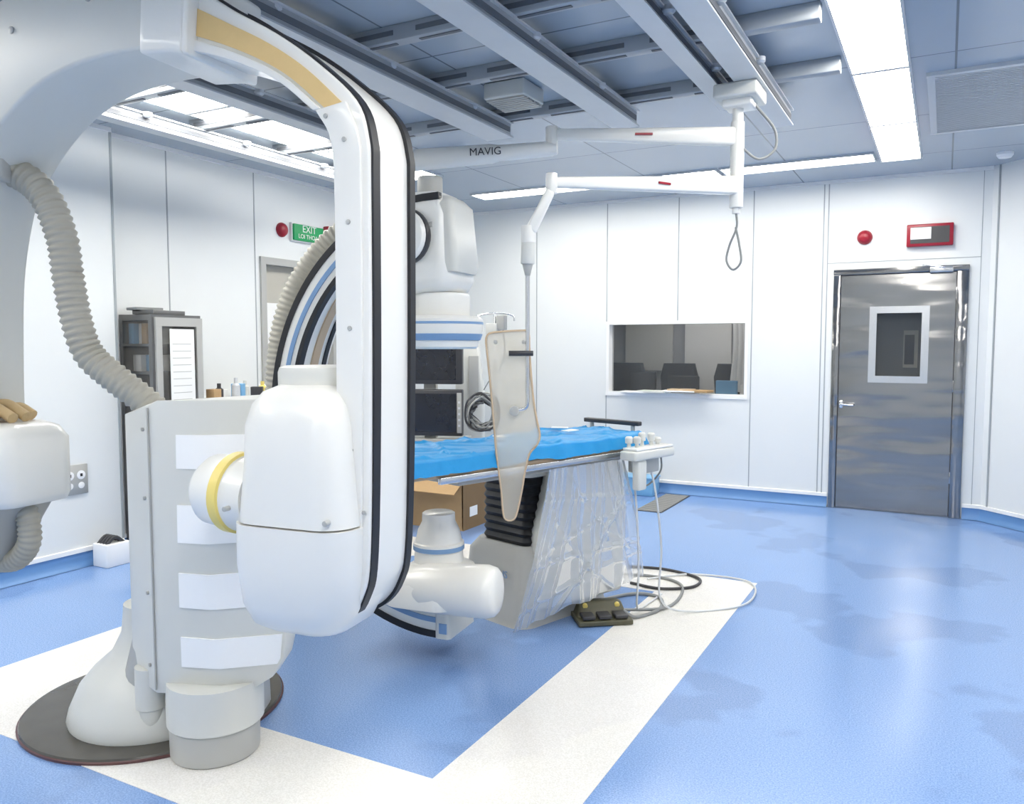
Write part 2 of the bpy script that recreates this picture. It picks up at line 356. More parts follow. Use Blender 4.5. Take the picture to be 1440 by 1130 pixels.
for i in range(6): tube(g,'hanging_gown_%d'%i,[(-2.02+i*.05,y+.95,1.95),(-2.0+i*.05,y+.95,1.5),(-2.04+i*.06,y+.97,1.0)],.04,M_paper,10,4)
for i in range(3): rloft(g,'office_chair_%d'%i,[(.9,-.2,.2,-.04,.04,.03),(1.15,-.22,.22,-.05,.05,.04),(1.3,-.18,.18,-.04,.04,.03)],frame((-3.3+i*.62,y+1.1,0),(1,0,0),(0,1,0)),M_dark)
bb(g,'added_fill_light',(-2.9,y+.6,2.27),(-1.7,y+.9,2.29),mat('fill_light_glow',(1,1,1),.5,emis=(1,.97,.93),es=9))  # glowing panel added out of view to brighten the control room
g=grp('paper_stack')
for i,(x,yy,w,c) in enumerate(((-2.95,-.07,.3,M_paper),(-2.75,-.09,.3,M_cream),(-2.5,-.08,.34,M_paper),(-2.3,-.07,.28,M_card),(-2.45,-.05,.25,M_tan))):
    box(g,'sheet_%d'%i,(x+w/2,y+yy+.03,WZ0+.037+.010*(i%3)+.024*(i>2)),(w,.16,.014+.008*(i%2)),c,random.uniform(-.2,.2),.002)

def alarm_bell(loc=None,d=(0,-1,0)):
    g=grp('alarm_bell'); lathe(g,'dome',loc,d,[(0,.055),(.015,.06),(.03,.055),(.045,.035),(.05,.0)],M_red,24)
    lathe(g,'base_ring',loc,d,[(0,.064),(.01,.064),(.012,.05)],M_red,24)
alarm_bell(loc=(-.67,YB,2.47))
g=grp('warning_light_box')
bb(g,'case',(-.33,YB-.06,2.36),(.03,YB,2.55),M_red,.008); bb(g,'panel_dark',(-.30,YB-.064,2.385),(0,YB-.058,2.525),M_dark); bb(g,'panel_white',(-.30,YB-.068,2.42),(-.14,YB-.063,2.52),M_paper)
g=grp('exit_sign')
bb(g,'case',(XL,5.55,2.455),(XL+.05,5.94,2.60),M_green,.006)
bb(g,'rim',(XL,5.54,2.445),(XL+.03,5.95,2.61),M_trimw,.004)
text(g,'exit_text','EXIT',(XL+.053,5.745,2.56),.09,M_paper,(0,1,0)); text(g,'exit_subtext','LOI THOAT',(XL+.053,5.745,2.492),.055,M_paper,(0,1,0))
alarm_bell(loc=(XL,5.44,2.53),d=(1,0,0))
g=grp('warning_light_box.001')
bb(g,'case',(XL,5.99,2.46),(XL+.06,6.25,2.63),M_red,.008); bb(g,'panel_dark',(XL+.055,6.01,2.48),(XL+.064,6.23,2.61),M_dark)
g=grp('door_2')
multibox('frame',[((XL-.1,DY0,0),(XL+.02,DY0+.06,DZL)),((XL-.1,DY1-.06,0),(XL+.02,DY1,DZL)),((XL-.1,DY0,DZL-.06),(XL+.02,DY1,DZL))],M_grey,g)
bb(g,'leaf',(XL-.10,DY0+.06,0),(XL-.06,DY1-.06,DZL-.06),M_beige); bb(g,'notice',(XL-.06,DY0+.09,1.5),(XL-.055,DY0+.35,1.88),M_paper)
g=grp('wall_outlet')
bb(g,'plate',(XN,3.26,.50),(XN+.012,3.44,.70),M_grey,.002,1)
for i,yy in enumerate((3.31,3.39)):
    cyl(g,'socket_%d'%i,(XN+.012,yy,.63),(XN+.016,yy,.63),.03,M_trimw); bb(g,'slot_%d'%i,(XN+.016,yy-.008,.62),(XN+.018,yy+.008,.64),M_black)
    cyl(g,'socket_b_%d'%i,(XN+.012,yy,.56),(XN+.016,yy,.56),.022,M_trimw)
g=grp('wall_monitor')
bb(g,'case',(XN,1.9,1.40),(XN+.05,2.93,1.87),M_dark,.006); bb(g,'screen',(XN+.049,1.93,1.44),(XN+.053,2.90,1.84),M_screen)
g=grp('storage_carton')
bb(g,'tub',(-5.08,3.42,.0),(-4.93,3.60,.16),M_trimw,.008)
for i in range(4): tube(g,'contents_%d'%i,[(-5.05+.03*i,3.44,.15),(-5.04+.03*i,3.5,.2),(-5.03+.025*i,3.57,.15)],.012,M_dark,8,5)

# ------------------------------------------------------------ ceiling fixtures
k=0
def lamp(x0,y0,x1,y1):
    global k
    g=grp('ceiling_light' if k==0 else 'ceiling_light.%03d'%k); k+=1
    e=.012
    bb(g,'diffuser',(x0+e,y0+e,H-.012),(x1-e,y1-e,H-.006),M_lamp)
    multibox('rim',[((x0,y0,H-.015),(x0+e,y1,H)),((x1-e,y0,H-.015),(x1,y1,H)),((x0,y0,H-.015),(x1,y0+e,H)),((x0,y1-e,H-.015),(x1,y1,H))],M_raillt,g)
for y0 in (-1.1,.1,1.3,2.5,3.7,4.9,6.1): lamp(-.51,y0,-.21,y0+1.19)
for y0 in (-1.1,.1,1.3,2.5,3.7,4.9): lamp(-4.36,y0,-3.96,y0+1.19)
for x0 in (-4.2,-2.97,-1.74): lamp(x0,6.95,x0+1.2,7.24)
for x0 in (-3.0,-1.8): lamp(x0,-.6,x0+1.19,-.3)
lamp(1.2,.5,1.5,1.7); lamp(1.2,2.6,1.5,3.8)

g=grp('air_vent')
multibox('frame',[((-.14,5.1,H-.02),(-.1,6.5,H)),((.56,5.1,H-.02),(.6,6.5,H)),((-.14,5.1,H-.02),(.6,5.14,H)),((-.14,6.46,H-.02),(.6,6.5,H))],M_raillt,g)
multibox('slats',[((-.1,5.14+i*.03,H-.016),(.56,5.14+i*.03+.012,H-.002)) for i in range(44)],M_raillt,g)
bb(g,'duct_dark',(-.1,5.14,H-.003),(.56,6.46,H-.001),M_rail)
g=grp('smoke_detector'); lathe(g,'body',(.36,7.45,H),(0,0,-1),[(0,.06),(.02,.06),(.04,.045),(.045,.0)],M_trimw,24)
g=grp('ceiling_speaker')
box(g,'body',(-2.25,4.22,2.95),(.26,.26,.09),M_cream,0,.01)
multibox('louvres',[((-2.37,4.11+i*.03,2.895),(-2.13,4.125+i*.03,2.905)) for i in range(8)],M_grey,g)

def rail(name,x0,y0,x1,y1,z0,z1,m=M_rail,slots=True):
    g=grp(name)
    bb(g,'beam',(x0,y0,z0),(x1,y1,z1),m,.004)
    ly=(y1-y0)>(x1-x0)
    e=.004; zm=(z0+z1)/2; hh=(z1-z0)*.15
    if ly:
        multibox('slot',[((x0-e,y0+.02,zm-hh),(x0,y1-.02,zm+hh)),((x1,y0+.02,zm-hh),(x1+e,y1-.02,zm+hh))],M_raildk,g)
        multibox('flange',[((x0-.015,y0,z0-.001),(x1+.015,y1,z0+.008)),((x0-.015,y0,z1-.008),(x1+.015,y1,z1))],M_raillt,g)
        nb=int((y1-y0)/.8)
        for q in range(nb): lathe(g,'bolt_%d'%q,((x0+x1)/2+.06,y0+.4+q*.8,z1-.0),(0,0,-1),[(0,.03),(.02,.03),(.03,.02)],M_raillt,12)
    else:
        L=x1-x0; nseg=int(L/.45)
        multibox('slot',[((x0+.05+i*.45,y0-e,zm-hh),(x0+.05+i*.45+.32,y0,zm+hh)) for i in range(nseg)]+[((x0+.05+i*.45,(y0+y1)/2-.01,z0-e),(x0+.05+i*.45+.32,(y0+y1)/2+.01,z0)) for i in range(nseg)],M_raildk,g)
    return g
for i,(yy,xa,xb) in enumerate(((1.6,-4.5,-.6),(2.4,-4.5,-.6),(3.2,-4.5,-.58),(3.86,-4.5,-.53),(4.62,-4.5,-.53),(5.35,-4.6,-3.3))):
    rail('ceiling_strut' if i==0 else 'ceiling_strut.%03d'%i,xa,yy-.035,xb,yy+.035,H-.075,H)
rail('ceiling_rail',-1.83,-1,-1.70,4.78,H-.17,H-.075)
rail('ceiling_rail.001',-.97,-1,-.87,5.2,H-.17,H-.075,M_raillt)
rail('ceiling_rail.002',-1.17,-1,-1.10,4.75,H-.15,H-.075)
rail('ceiling_rail.003',-2.66,-1,-2.50,4.65,H-.17,H-.075)
rail('ceiling_rail.004',-3.54,-1,-3.44,4.9,H-.17,H-.075)
rail('ceiling_rail.005',-4.46,-1,-4.38,5.4,H-.16,H-.075,M_raillt)

# ------------------------------------------------------------ near C-arm
t1=V((.9945,.1134,0)); n1=V((-.1134,.9945,0)); O1=V((-1.4427,1.8363,0))
f1=frame(O1,t1,n1)
IN=[(-.30,.80),(-.20,.80),(-.14,.84),(-.12,.92),(-.115,1.05),(-.112,1.45),(-.11,1.9),(-.12,2.08),(-.17,2.17),(-.28,2.26),(-.38,2.315),(-.50,2.365),(-.62,2.40),(-.78,2.42),(-.95,2.42),(-1.12,2.40),(-1.27,2.355),(-1.40,2.28),(-1.52,2.18),(-1.63,2.05),(-1.69,1.90),(-1.73,1.70),(-1.75,1.35),(-1.75,1.15)]
OU=[(-.30,.64),(-.19,.645),(-.10,.68),(-.04,.76),(-.012,.90),(0,1.4),(.004,1.95),(-.0,2.08),(-.04,2.19),(-.17,2.31),(-.31,2.41),(-.45,2.49),(-.58,2.57),(-.75,2.64),(-.95,2.68),(-1.15,2.69),(-1.36,2.66),(-1.57,2.57),(-1.78,2.43),(-1.93,2.24),(-2.0,2.0),(-2.03,1.75),(-2.03,1.35),(-2.03,1.15)]
g=grp('c_arm_xray_gantry')
W1=.235
band(g,'arc_body',IN,OU,f1,0,W1,M_white,bevel=.008)
def off(I,O,a): return [(i[0]+(o[0]-i[0])*a,i[1]+(o[1]-i[1])*a) for i,o in zip(I,O)]
def outset(I,O,d):
    r=[]
    for i,o in zip(I,O):
        v=V((o[0]-i[0],o[1]-i[1])); v.normalize(); r.append((o[0]+v.x*d,o[1]+v.y*d))
    return r
band(g,'black_seal_near',off(IN,OU,.9)[1:14],outset(IN,OU,.008)[1:14],f1,.010,.047,M_black)
band(g,'black_seal_far',off(IN,OU,.9)[1:14],outset(IN,OU,.012)[1:14],f1,W1-.02,W1+.012,M_black)
band(g,'yellow_band',off(IN,OU,.25)[8:13],off(IN,OU,.70)[8:13],f1,-.006,.004,M_yel)
band(g,'side_cover',off(IN,OU,.03)[4:9],off(IN,OU,.80)[4:9],f1,-.010,.004,M_white,bevel=.003)
band(g,'arc_inner_lip',off(IN,OU,-.02)[8:13],off(IN,OU,.17)[8:13],f1,-.012,.02,M_white,bevel=.003)
band(g,'carriage_sleeve',off(IN,OU,-.02)[12:],outset(IN,OU,.01)[12:],f1,-.03,W1+.03,M_cream,bevel=.012)
SI=[(-.60,2.37),(-.66,2.385),(-.78,2.395)]; SO=[(-.575,2.62),(-.64,2.66),(-.76,2.70)]
band(g,'carriage_collar',SI,SO,f1,-.05,W1+.05,M_white,bevel=.012)
for i,(a,z) in enumerate(((-.08,1.2),(-.08,1.55),(-.08,1.85),(-.09,2.08),(-.15,2.15),(-.04,1.02))):
    cyl(g,'screw_%d'%i,f1(a+.02,-.010,z),f1(a+.02,-.014,z),.007,M_grey,seg=12)
for i,(a,z) in enumerate(((-1.62,2.38),(-1.0,2.6),(-1.35,2.55),(-1.55,2.46))):
    cyl(g,'sleeve_screw_%d'%i,f1(a,-.03,z),f1(a,-.036,z),.012,M_grey,seg=12)
lv=[(.635,-.33,-.17,0,.12,.06),(.642,-.38,-.12,-.04,.17,.08),(.67,-.415,-.08,-.08,.2,.09),(.73,-.43,-.05,-.105,.21,.09),(.85,-.437,-.035,-.12,.22,.09),(.975,-.437,-.03,-.12,.22,.09)]
rloft(g,'lower_housing',lv,f1,M_white)
lv=[(.98,-.43,-.036,-.115,.215,.09),(1.15,-.405,-.05,-.118,.21,.09),(1.27,-.40,-.06,-.115,.2,.09),(1.33,-.385,-.075,-.10,.19,.09),(1.365,-.36,-.10,-.075,.16,.08),(1.385,-.32,-.14,-.03,.12,.06),(1.39,-.27,-.19,.02,.08,.03)]
rloft(g,'upper_housing',lv,f1,M_white)
lathe(g,'top_drum',f1(-.235,.10,1.2),(0,0,1),[(0,.13),(.22,.13),(.235,.125),(.24,.11)],M_cream,40)
rloft(g,'side_shell',[(.78,-.45,-.2,.0,.19,.05),(.99,-.46,-.2,-.02,.19,.05),(1.10,-.45,-.2,-.01,.19,.05),(1.25,-.42,-.2,.02,.19,.05)],f1,M_cream)
for i,(a,z) in enumerate(((-.06,.975),(-.41,.99))): cyl(g,'housing_screw_%d'%i,f1(a-.02,-.10,z+.03),f1(a-.02,-.122,z+.03),.008,M_grey,seg=12)
pa=f1(-.40,.03,1.035); pb=f1(-.645,.045,1.045)
lathe(g,'pivot_drum',pa,pb-pa,[(0,.118),(.08,.118),(.085,.125),(.12,.125),(.125,.118),(.20,.112),(.23,.09),(.245,.05),(.246,0.001)],M_white,40)
lathe(g,'yellow_ring',pa+(pb-pa)*.33,pb-pa,[(0,.12),(.004,.128),(.036,.128),(.04,.12)],M_ringy,40)
cyl(g,'pivot_arm',f1(-.52,.08,1.04),(-2.16,2.12,1.04),.10,M_cream)
rloft(g,'xray_tube_housing',[(.90,-2.2,-1.57,.03,.27,.05),(.91,-2.22,-1.53,0,.29,.06),(.94,-2.24,-1.515,-.02,.30,.07),(1.15,-2.24,-1.515,-.02,.30,.07),(1.195,-2.22,-1.54,0,.28,.07),(1.215,-2.18,-1.59,.04,.24,.05)],f1,M_white)
rloft(g,'tube_underframe',[(.67,-1.99,-1.72,.05,.22,.03),(.78,-2.02,-1.66,.03,.24,.03),(.83,-2.04,-1.64,.02,.25,.03),(.905,-2.1,-1.59,.02,.26,.03)],f1,M_grey)
box(g,'tube_slot',f1(-1.76,.0,.80),(.2,.05,.06),M_dark,.11,.01)
tube(g,'tube_hose',[f1(-1.64,.15,.90),f1(-1.61,.15,.84),f1(-1.61,.15,.75),f1(-1.68,.15,.68),f1(-1.78,.15,.66)],.04,M_hose,16,8,corr=.08,pitch=.02)
cyl(g,'hose_bar',(-3.35,1.66,2.262),(-2.925,1.82,2.252),.018,M_grey)
box(g,'hose_clamp',(-3.02,1.76,2.19),(.05,.16,.2),M_grey,.49,.015)
tube(g,'supply_hose',[(-3.35,1.60,2.20),(-3.16,1.70,2.18),(-3.02,1.79,2.13),(-2.93,1.835,2.05),(-2.875,1.86,1.90),(-2.86,1.87,1.75),(-2.835,1.88,1.59),(-2.80,1.90,1.47),(-2.72,1.94,1.385),(-2.62,2.0,1.29),(-2.555,2.05,1.20)],.052,M_hose,20,8,corr=.09,pitch=.026)
lathe(g,'hose_collar',(-2.555,2.05,1.15),(-.1,0,1),[(0,.075),(.08,.075),(.10,.06)],M_cream,24)

g2=grp('gantry_floor_stand')
Rv=V((.8813,.4726,0)); Fv=V((-.4726,.8813,0)); OS=V((-2.33,2.0,0)); fs=frame(OS,Rv,Fv)
LV=[(1.31,-.15,.03,-.015,.20),(1.10,-.15,.03,-.03,.207),(.90,-.15,.03,-.045,.222),(.72,-.15,.035,-.055,.245),(.58,-.15,.04,-.055,.268),(.46,-.15,.05,-.05,.285),(.36,-.148,.055,-.045,.275),(.29,-.14,.06,-.035,.23),(.235,-.12,.06,-.02,.14)]
rings=[]
for z,bu,mu,mv,cu_ in LV:
    r=[(-.345,.15,min(z,1.245)),(-.19,.0,min(z,1.29)),(bu,-.012,z),(mu,mv,z),(cu_,.01,z),(cu_+.005,.10,z),(cu_-.04,.34,z),(-.30,.40,min(z,1.245))]
    rings.append([fs(a,b,c) for a,b,c in r])
loft(g2,'column_cover',rings,M_cream,ang=25,bevel=.006)
def surf(u,z):
    for i in range(len(LV)-1):
        a,b=LV[i],LV[i+1]
        if b[0]<=z<=a[0]:
            q=(a[0]-z)/(a[0]-b[0]); L=[a[j]+(b[j]-a[j])*q for j in range(5)]; break
    z_,bu,mu,mv,cc=L
    if u<mu: q=(u-bu)/(mu-bu); v=-.012+(mv+.012)*q
    else: q=(u-mu)/(cc-mu); v=mv+(.01-mv)*q
    return v,cc
for i,(z0,z1,ur) in enumerate(((1.065,1.185,.165),(.80,.935,.20),(.565,.69,.3),(.345,.455,.3))):
    rings=[]
    for kz in range(7):
        z=z0+(z1-z0)*kz/6
        cc=surf(0,z)[1]; ue=min(ur,cc-.012)
        us=[-.083+(ue+.083)*kk/14 for kk in range(15)]
        rings.append([fs(u,surf(u,z)[0]-.007,z) for u in us]+[fs(u,surf(u,z)[0]+.004,z) for u in reversed(us)])
    loft(g2,'tape_patch_%d'%i,rings,M_patch,ang=60)
tube(g2,'cover_seam',[fs(-.19,-.003,1.28),fs(-.19,-.003,.25)],.0035,M_grey,8,2)
for i,(u,v,z) in enumerate(((-.22,.03,1.2),(-.22,.03,.95),(-.22,.03,.6),(-.22,.03,.33))): cyl(g2,'cover_screw_%d'%i,fs(u,v,z),fs(u-.006,v-.006,z),.007,M_grey,seg=12)
lathe(g2,'foot_lower',(-2.35,2.045,.0),(0,0,1),[(0,.150),(.008,.158),(.11,.160),(.118,.155),(.118,.15)],M_grey,48)
lathe(g2,'foot_upper',(-2.35,2.05,.118),(0,0,1),[(0,.166),(.006,.172),(.10,.172),(.16,.168)],M_cream,48)
lathe(g2,'foot_small',(-2.60,1.965,.0),(0,0,1),[(0,.045),(.14,.046),(.145,.055),(.30,.055)],M_cream,24)
lathe(g2,'base_plate',(-2.87,2.2,.0),(0,0,1),[(0,.50),(.012,.505),(.02,.50),(.022,.46)],M_plate,72)
lathe(g2,'base_plate_edge',(-2.87,2.2,.0),(0,0,1),[(0,.508),(.010,.51),(.013,.505)],M_plateedge,72)
lathe(g2,'base_skirt',(-2.80,2.14,.018),(0,0,1),[(0,.32),(.02,.325),(.06,.315),(.14,.28),(.20,.23),(.26,.16),(.34,.12),(.45,.11)],M_cream,56)
rloft(g2,'rear_column',[(.02,-.45,.1,.1,.5,.1),(.4,-.36,.1,.12,.46,.1),(1.1,-.3,.1,.14,.38,.08)],fs,M_grey)

g=grp('protective_glove')
gl=[(-2.04,.10,1.235,.05),(-1.92,.10,1.25,.06),(-1.82,.11,1.255,.062),(-1.74,.12,1.25,.055),(-1.70,.12,1.245,.03)]
rings=[[f1(a,b+math.cos(q*math.pi/6)*r*1.5,z+max(-.035,math.sin(q*math.pi/6)*r*.62)) for q in range(12)] for a,b,z,r in gl]
loft(g,'palm',rings,M_glove,sub=1)
for i,(dy,L,dz) in enumerate(((-.06,.16,.0),(-.02,.19,.01),(.025,.18,.015),(.065,.14,.0))):
    tube(g,'finger_%d'%i,[f1(-1.78,.12+dy,1.245+dz),f1(-1.70,.12+dy*1.2,1.262+dz),f1(-1.78+L,.12+dy*1.4,1.232)],.021,M_glove,10,5)
tube(g,'thumb',[f1(-1.88,.05,1.25),f1(-1.82,.0,1.25),f1(-1.74,-.01,1.235)],.022,M_glove,10,5)

# ------------------------------------------------------------ far C-arm
u2=V((.99,.12,0)); v2=V((-.12,.99,0)); O2=V((-2.07,3.27,0)); f2=frame(O2,u2,v2)
g=grp('c_arm_xray_gantry.001')
def arc(r,a0,a1,n=24): return [(.91*r*math.cos(math.radians(a0+(a1-a0)*i/n)),1.16+r*math.sin(math.radians(a0+(a1-a0)*i/n))) for i in range(n+1)]
E=271
band(g,'arc_body',arc(.90,90,E),arc(1.03,90,E),f2,-.15,.12,M_white,bevel=.008,n=3)
band(g,'arc_seal_near',arc(1.005,90,E),arc(1.038,90,E),f2,-.155,-.12,M_black,n=3)
band(g,'arc_seal_mid',arc(.88,92,E-4),arc(.905,92,E-4),f2,-.16,-.12,M_black,n=3)
band(g,'arc_seal_inner',arc(.892,92,E-4),arc(.905,92,E-4),f2,.06,.09,M_black,n=3)
band(g,'arc_blue_rail',arc(.94,92,E-1),arc(.965,92,E-1),f2,-.156,-.145,M_bluebnd,n=3)
band(g,'arc_tan_rail',arc(.892,92,E-4),arc(.905,92,E-4),f2,-.04,.02,M_tan,n=3)
band(g,'arc_seal_far',arc(1.005,90,E),arc(1.038,90,E),f2,.095,.125,M_black,n=3)
rloft(g,'arc_end_block',[(.125,-.03,.05,-.165,.13,.02),(.26,-.03,.04,-.165,.13,.02)],f2,M_cream)
fbox(g,'arc_end_blue',f2,-.005,.035,-.168,-.160,.15,.20,M_bluebnd,.002)
fh=frame(f2(-.09,0,0),u2,v2)
rloft(g,'upper_body',[(1.74,-.12,.08,-.10,.10,.06),(1.76,-.18,.13,-.15,.15,.08),(1.81,-.20,.15,-.17,.17,.08),(1.90,-.20,.13,-.16,.16,.05),(2.10,-.20,.12,-.16,.16,.05),(2.17,-.18,.10,-.15,.15,.05),(2.21,-.15,.07,-.12,.12,.04)],fh,M_white)
rloft(g,'upper_side_cover',[(1.84,.05,.165,-.14,.12,.03),(1.88,.05,.175,-.145,.13,.03),(2.15,.05,.15,-.14,.12,.03),(2.19,.05,.11,-.10,.1,.03)],fh,M_cream)
cyl(g,'side_disc',fh(-.06,-.15,2.0),fh(-.07,-.22,2.0),.12,M_white)
cyl(g,'side_disc_gap',fh(-.06,-.155,2.0),fh(-.065,-.19,2.0),.128,M_dark)
cyl(g,'head_neck',fh(.03,0,1.62),fh(.03,0,1.75),.135,M_white)
lathe(g,'detector_shell',fh(.02,0,1.485),(0,0,1),[(0,.17),(.01,.18),(.04,.185),(.09,.205),(.14,.205),(.155,.19),(.16,.1)],M_white,48)
lathe(g,'detector_blue_ring',fh(.02,0,1.525),(0,0,1),[(0,.186),(.002,.192),(.03,.203),(.032,.198)],M_bluebnd,48)
lathe(g,'detector_blue_ring_top',fh(.02,0,1.60),(0,0,1),[(0,.2),(.002,.207),(.012,.207),(.015,.2)],M_bluebnd,48)
cyl(g,'top_mount',fh(-.03,0,2.19),fh(-.03,0,2.30),.06,M_grey)
p0=f2(-.36,-.20,.36); p1=f2(.30,-.14,.375)
lathe(g,'tube_drum',p0,p1-p0,[(0,.03),(.01,.06),(.05,.085),(.12,.095),(.25,.10),(.30,.115),(.56,.122),(.60,.122),(.635,.112),(.65,.095),(.655,.065)],M_white,44)
rloft(g,'tube_body',[(.265,-.20,.06,-.22,.05,.08),(.29,-.26,.10,-.28,.1,.09),(.39,-.26,.12,-.28,.1,.09),(.45,-.20,.10,-.22,.08,.09),(.47,-.14,.06,-.16,.05,.06)],f2,M_white)
lathe(g,'collimator',f2(-.06,-.05,.40),(0,0,1),[(0,.15),(.03,.135),(.06,.12),(.12,.115),(.125,.122),(.16,.122),(.165,.112),(.22,.10),(.26,.08),(.30,.078),(.305,.07)],M_white,40)
lathe(g,'collimator_blue',f2(-.06,-.05,.525),(0,0,1),[(0,.12),(.002,.124),(.022,.124),(.024,.12)],M_bluebnd,40)
rloft(g,'floor_stand',[(0,-1.45,-.90,-.05,.45,.1),(.1,-1.42,-.92,-.02,.42,.1),(.9,-1.3,-.9,.0,.35,.08),(1.0,-1.25,-.9,.05,.3,.08)],f2,M_cream)
tube(g,'supply_hose',[(-2.70,3.30,2.09),(-2.80,3.26,2.02),(-2.91,3.21,1.88),(-2.985,3.17,1.72),(-3.03,3.14,1.52),(-3.05,3.13,1.3),(-3.09,3.16,1.0),(-3.12,3.2,.8)],.072,M_hose,20,8,corr=.07,pitch=.028)

# ------------------------------------------------------------ patient table
td=V((.3,.954,0)).normalized(); tn=V((-td.y,td.x,0)); OT=V((-1.45,4.30,0))
ft=lambda a,b,c: OT-td*a+tn*b+Z*c
g=grp('patient_table')
fbox(g,'tabletop',ft,.0,2.1,.0,.46,.93,.955,M_tan,.008)
fbox(g,'mattress',ft,.03,2.05,.02,.44,.955,1.01,M_cream,.02)
fbox(g,'side_rail_near',ft,.0,1.5,-.02,.0,.905,.935,M_steel2,.004)
fbox(g,'side_rail_far',ft,.0,1.5,.46,.48,.905,.935,M_steel2,.004)
fbox(g,'under_beam',ft,.1,1.3,.10,.36,.86,.93,M_grey,.01)
fbox(g,'black_arm_rail',ft,-.02,.02,.05,.45,1.05,1.075,M_dark,.006)
for i,b in enumerate((.1,.4)): cyl(g,'arm_rail_post_%d'%i,ft(0,b,.94),ft(0,b,1.06),.012,M_grey)
fp=frame((-2.03,4.15,0),tn,td)
rloft(g,'pedestal_base',[(0,-.26,.30,-.42,.35,.1),(.03,-.25,.29,-.40,.33,.1),(.36,-.24,.27,-.37,.3,.1),(.42,-.2,.22,-.33,.27,.08)],fp,M_grey)
for i in range(9): rloft(g,'bellows_%d'%i,[(.42+i*.045,-.18,.16,-.31,.2,.04),(.442+i*.045,-.195,.17,-.325,.22,.05),(.465+i*.045,-.18,.16,-.31,.2,.04)],fp,M_black)
rloft(g,'pedestal_head',[(.80,-.22,.22,-.34,.28,.05),(.87,-.22,.22,-.36,.30,.05)],fp,M_cream)
text(g,'maker_plate','SIEMENS',fp(-.02,-.395,.27),.055,M_bluebnd,-tn)
prism(g,'front_cover',[(-.04,.08),(.50,.14),(.53,.60),(.50,.86),(.08,.86),(-.02,.50)],frame((-1.86,3.80,0),(.62,.78,0),(-.78,.62,0)),0,.12,M_cream,.02)
g=grp('table_control_console')
fbox(g,'console_body',ft,-.04,.32,-.16,-.055,.90,.95,M_cream,.012)
fbox(g,'console_deck',ft,-.03,.30,-.155,-.06,.95,.965,M_white,.006)
fbox(g,'clamp_block',ft,.05,.20,-.12,-.02,.82,.90,M_grey,.008)
fbox(g,'pendant',ft,.20,.27,-.15,-.10,.74,.90,M_cream,.012)
for i,(a,b,h) in enumerate(((.03,-.09,.03),(.10,-.10,.06),(.17,-.09,.065),(.24,-.11,.05),(.27,-.08,.05))):
    lathe(g,'knob_%d'%i,ft(a,b,.965),(0,0,1),[(0,.012),(h*.4,.010),(h*.45,.020),(h,.021),(h+.008,.014)],M_cream,16)

g=grp('blue_drape')
NA,NB=150,60
a0,a1,b0,b1=-.02,2.05,-.045,.50
vs=[];fsx=[]
def rdg(p): return 1-abs(noise.noise(p))*2
for i in range(NA+1):
    a=a0+(a1-a0)*i/NA
    for j in range(NB+1):
        b=b0+(b1-b0)*j/NB
        w=noise.noise(V((a*3,b*5,.3)))*.010+noise.noise(V((a*14+3,b*20,2)))*.003+max(0,rdg(V((a*2.6+b*4,b*3-a,7)))-.8)*.06+max(0,rdg(V((a*4-b*6,b*3,11)))-.85)*.06
        z=1.022+w; bq=b
        if b<.015:
            e=.015-b; z=1.022+w*.5-e*(1.25+.25*noise.noise(V((a*5,0,3)))); bq=.015-e*.35-.012+noise.noise(V((a*9,0,1)))*.010
        if b>.455:
            e=b-.455; z=1.022+w*.5-e*1.2; bq=.455+e*.4
        if a<.03: z-=(.03-a)*1.2
        vs.append(ft(a,bq,z))
for i in range(NA):
    for j in range(NB):
        k0=i*(NB+1)+j; fsx.append((k0,k0+1,k0+NB+2,k0+NB+1))
mk(g,'drape_cloth',vs,fsx,M_drape,ang=80)
for i,(a,b) in enumerate(((.35,.34),(.42,.20),(.9,.25))): box(g,'sticker_%d'%i,ft(a,b,1.046),(.09,.05,.004),M_paper,.3+i)

# loose clear plastic dust sheet hanging from the table edge
g=grp('plastic_dust_cover')
A1,A2,B1,B2=V((-1.70,3.52,.90)),V((-1.515,4.05,.90)),V((-1.96,3.62,.02)),V((-1.47,4.21,.25))
NU,NV=120,90
nrm=V((.88,-.47,0))
cre=[(.05,.02,.030,.05),(.16,.10,.022,.045),(.30,.22,.03,.06),(.34,.48,.022,.05),(.52,.55,.028,.06),(.66,.60,.020,.04),(.70,.86,.028,.06),(.88,.80,.022,.05),(.95,.97,.03,.05),(-.1,.75,.012,.03),(1.1,.30,.012,.03),(.2,1.2,.010,.025)]
vs=[];fsx=[]
for i in range(NU+1):
    u=i/NU
    for j in range(NV+1):
        v=j/NV
        p=(A1.lerp(A2,u)).lerp(B1.lerp(B2,u),v)
        d=noise.noise(V((u*2,v*1.5,1)))*.035+.03*math.sin(v*3.14)+.03
        wob=.025*noise.noise(V((u*2,v*3,6)))
        for ut,ub,h,wd in cre:
            q=abs(u-(ut+(ub-ut)*v)+wob)/wd
            d+=h*max(0,1-q)**1.3*(.35+.65*v)
        for zc_,sl,h in ((.22,.15,.012),(.45,-.2,.010),(.63,.1,.014),(.82,-.12,.012)):
            q=abs(v-(zc_+sl*(u-.5))+wob)/.03
            d+=h*max(0,1-q)*(.5+.5*noise.noise(V((u*3,zc_*9,2))))
        p=p+nrm*d
        p.z+=.02*noise.noise(V((u*6,1,8)))*v
        vs.append(p)
for i in range(NU):
    for j in range(NV):
        k0=i*(NV+1)+j; fsx.append((k0,k0+1,k0+NV+2,k0+NV+1))
mk(g,'sheet',vs,fsx,M_plastic,ang=80)

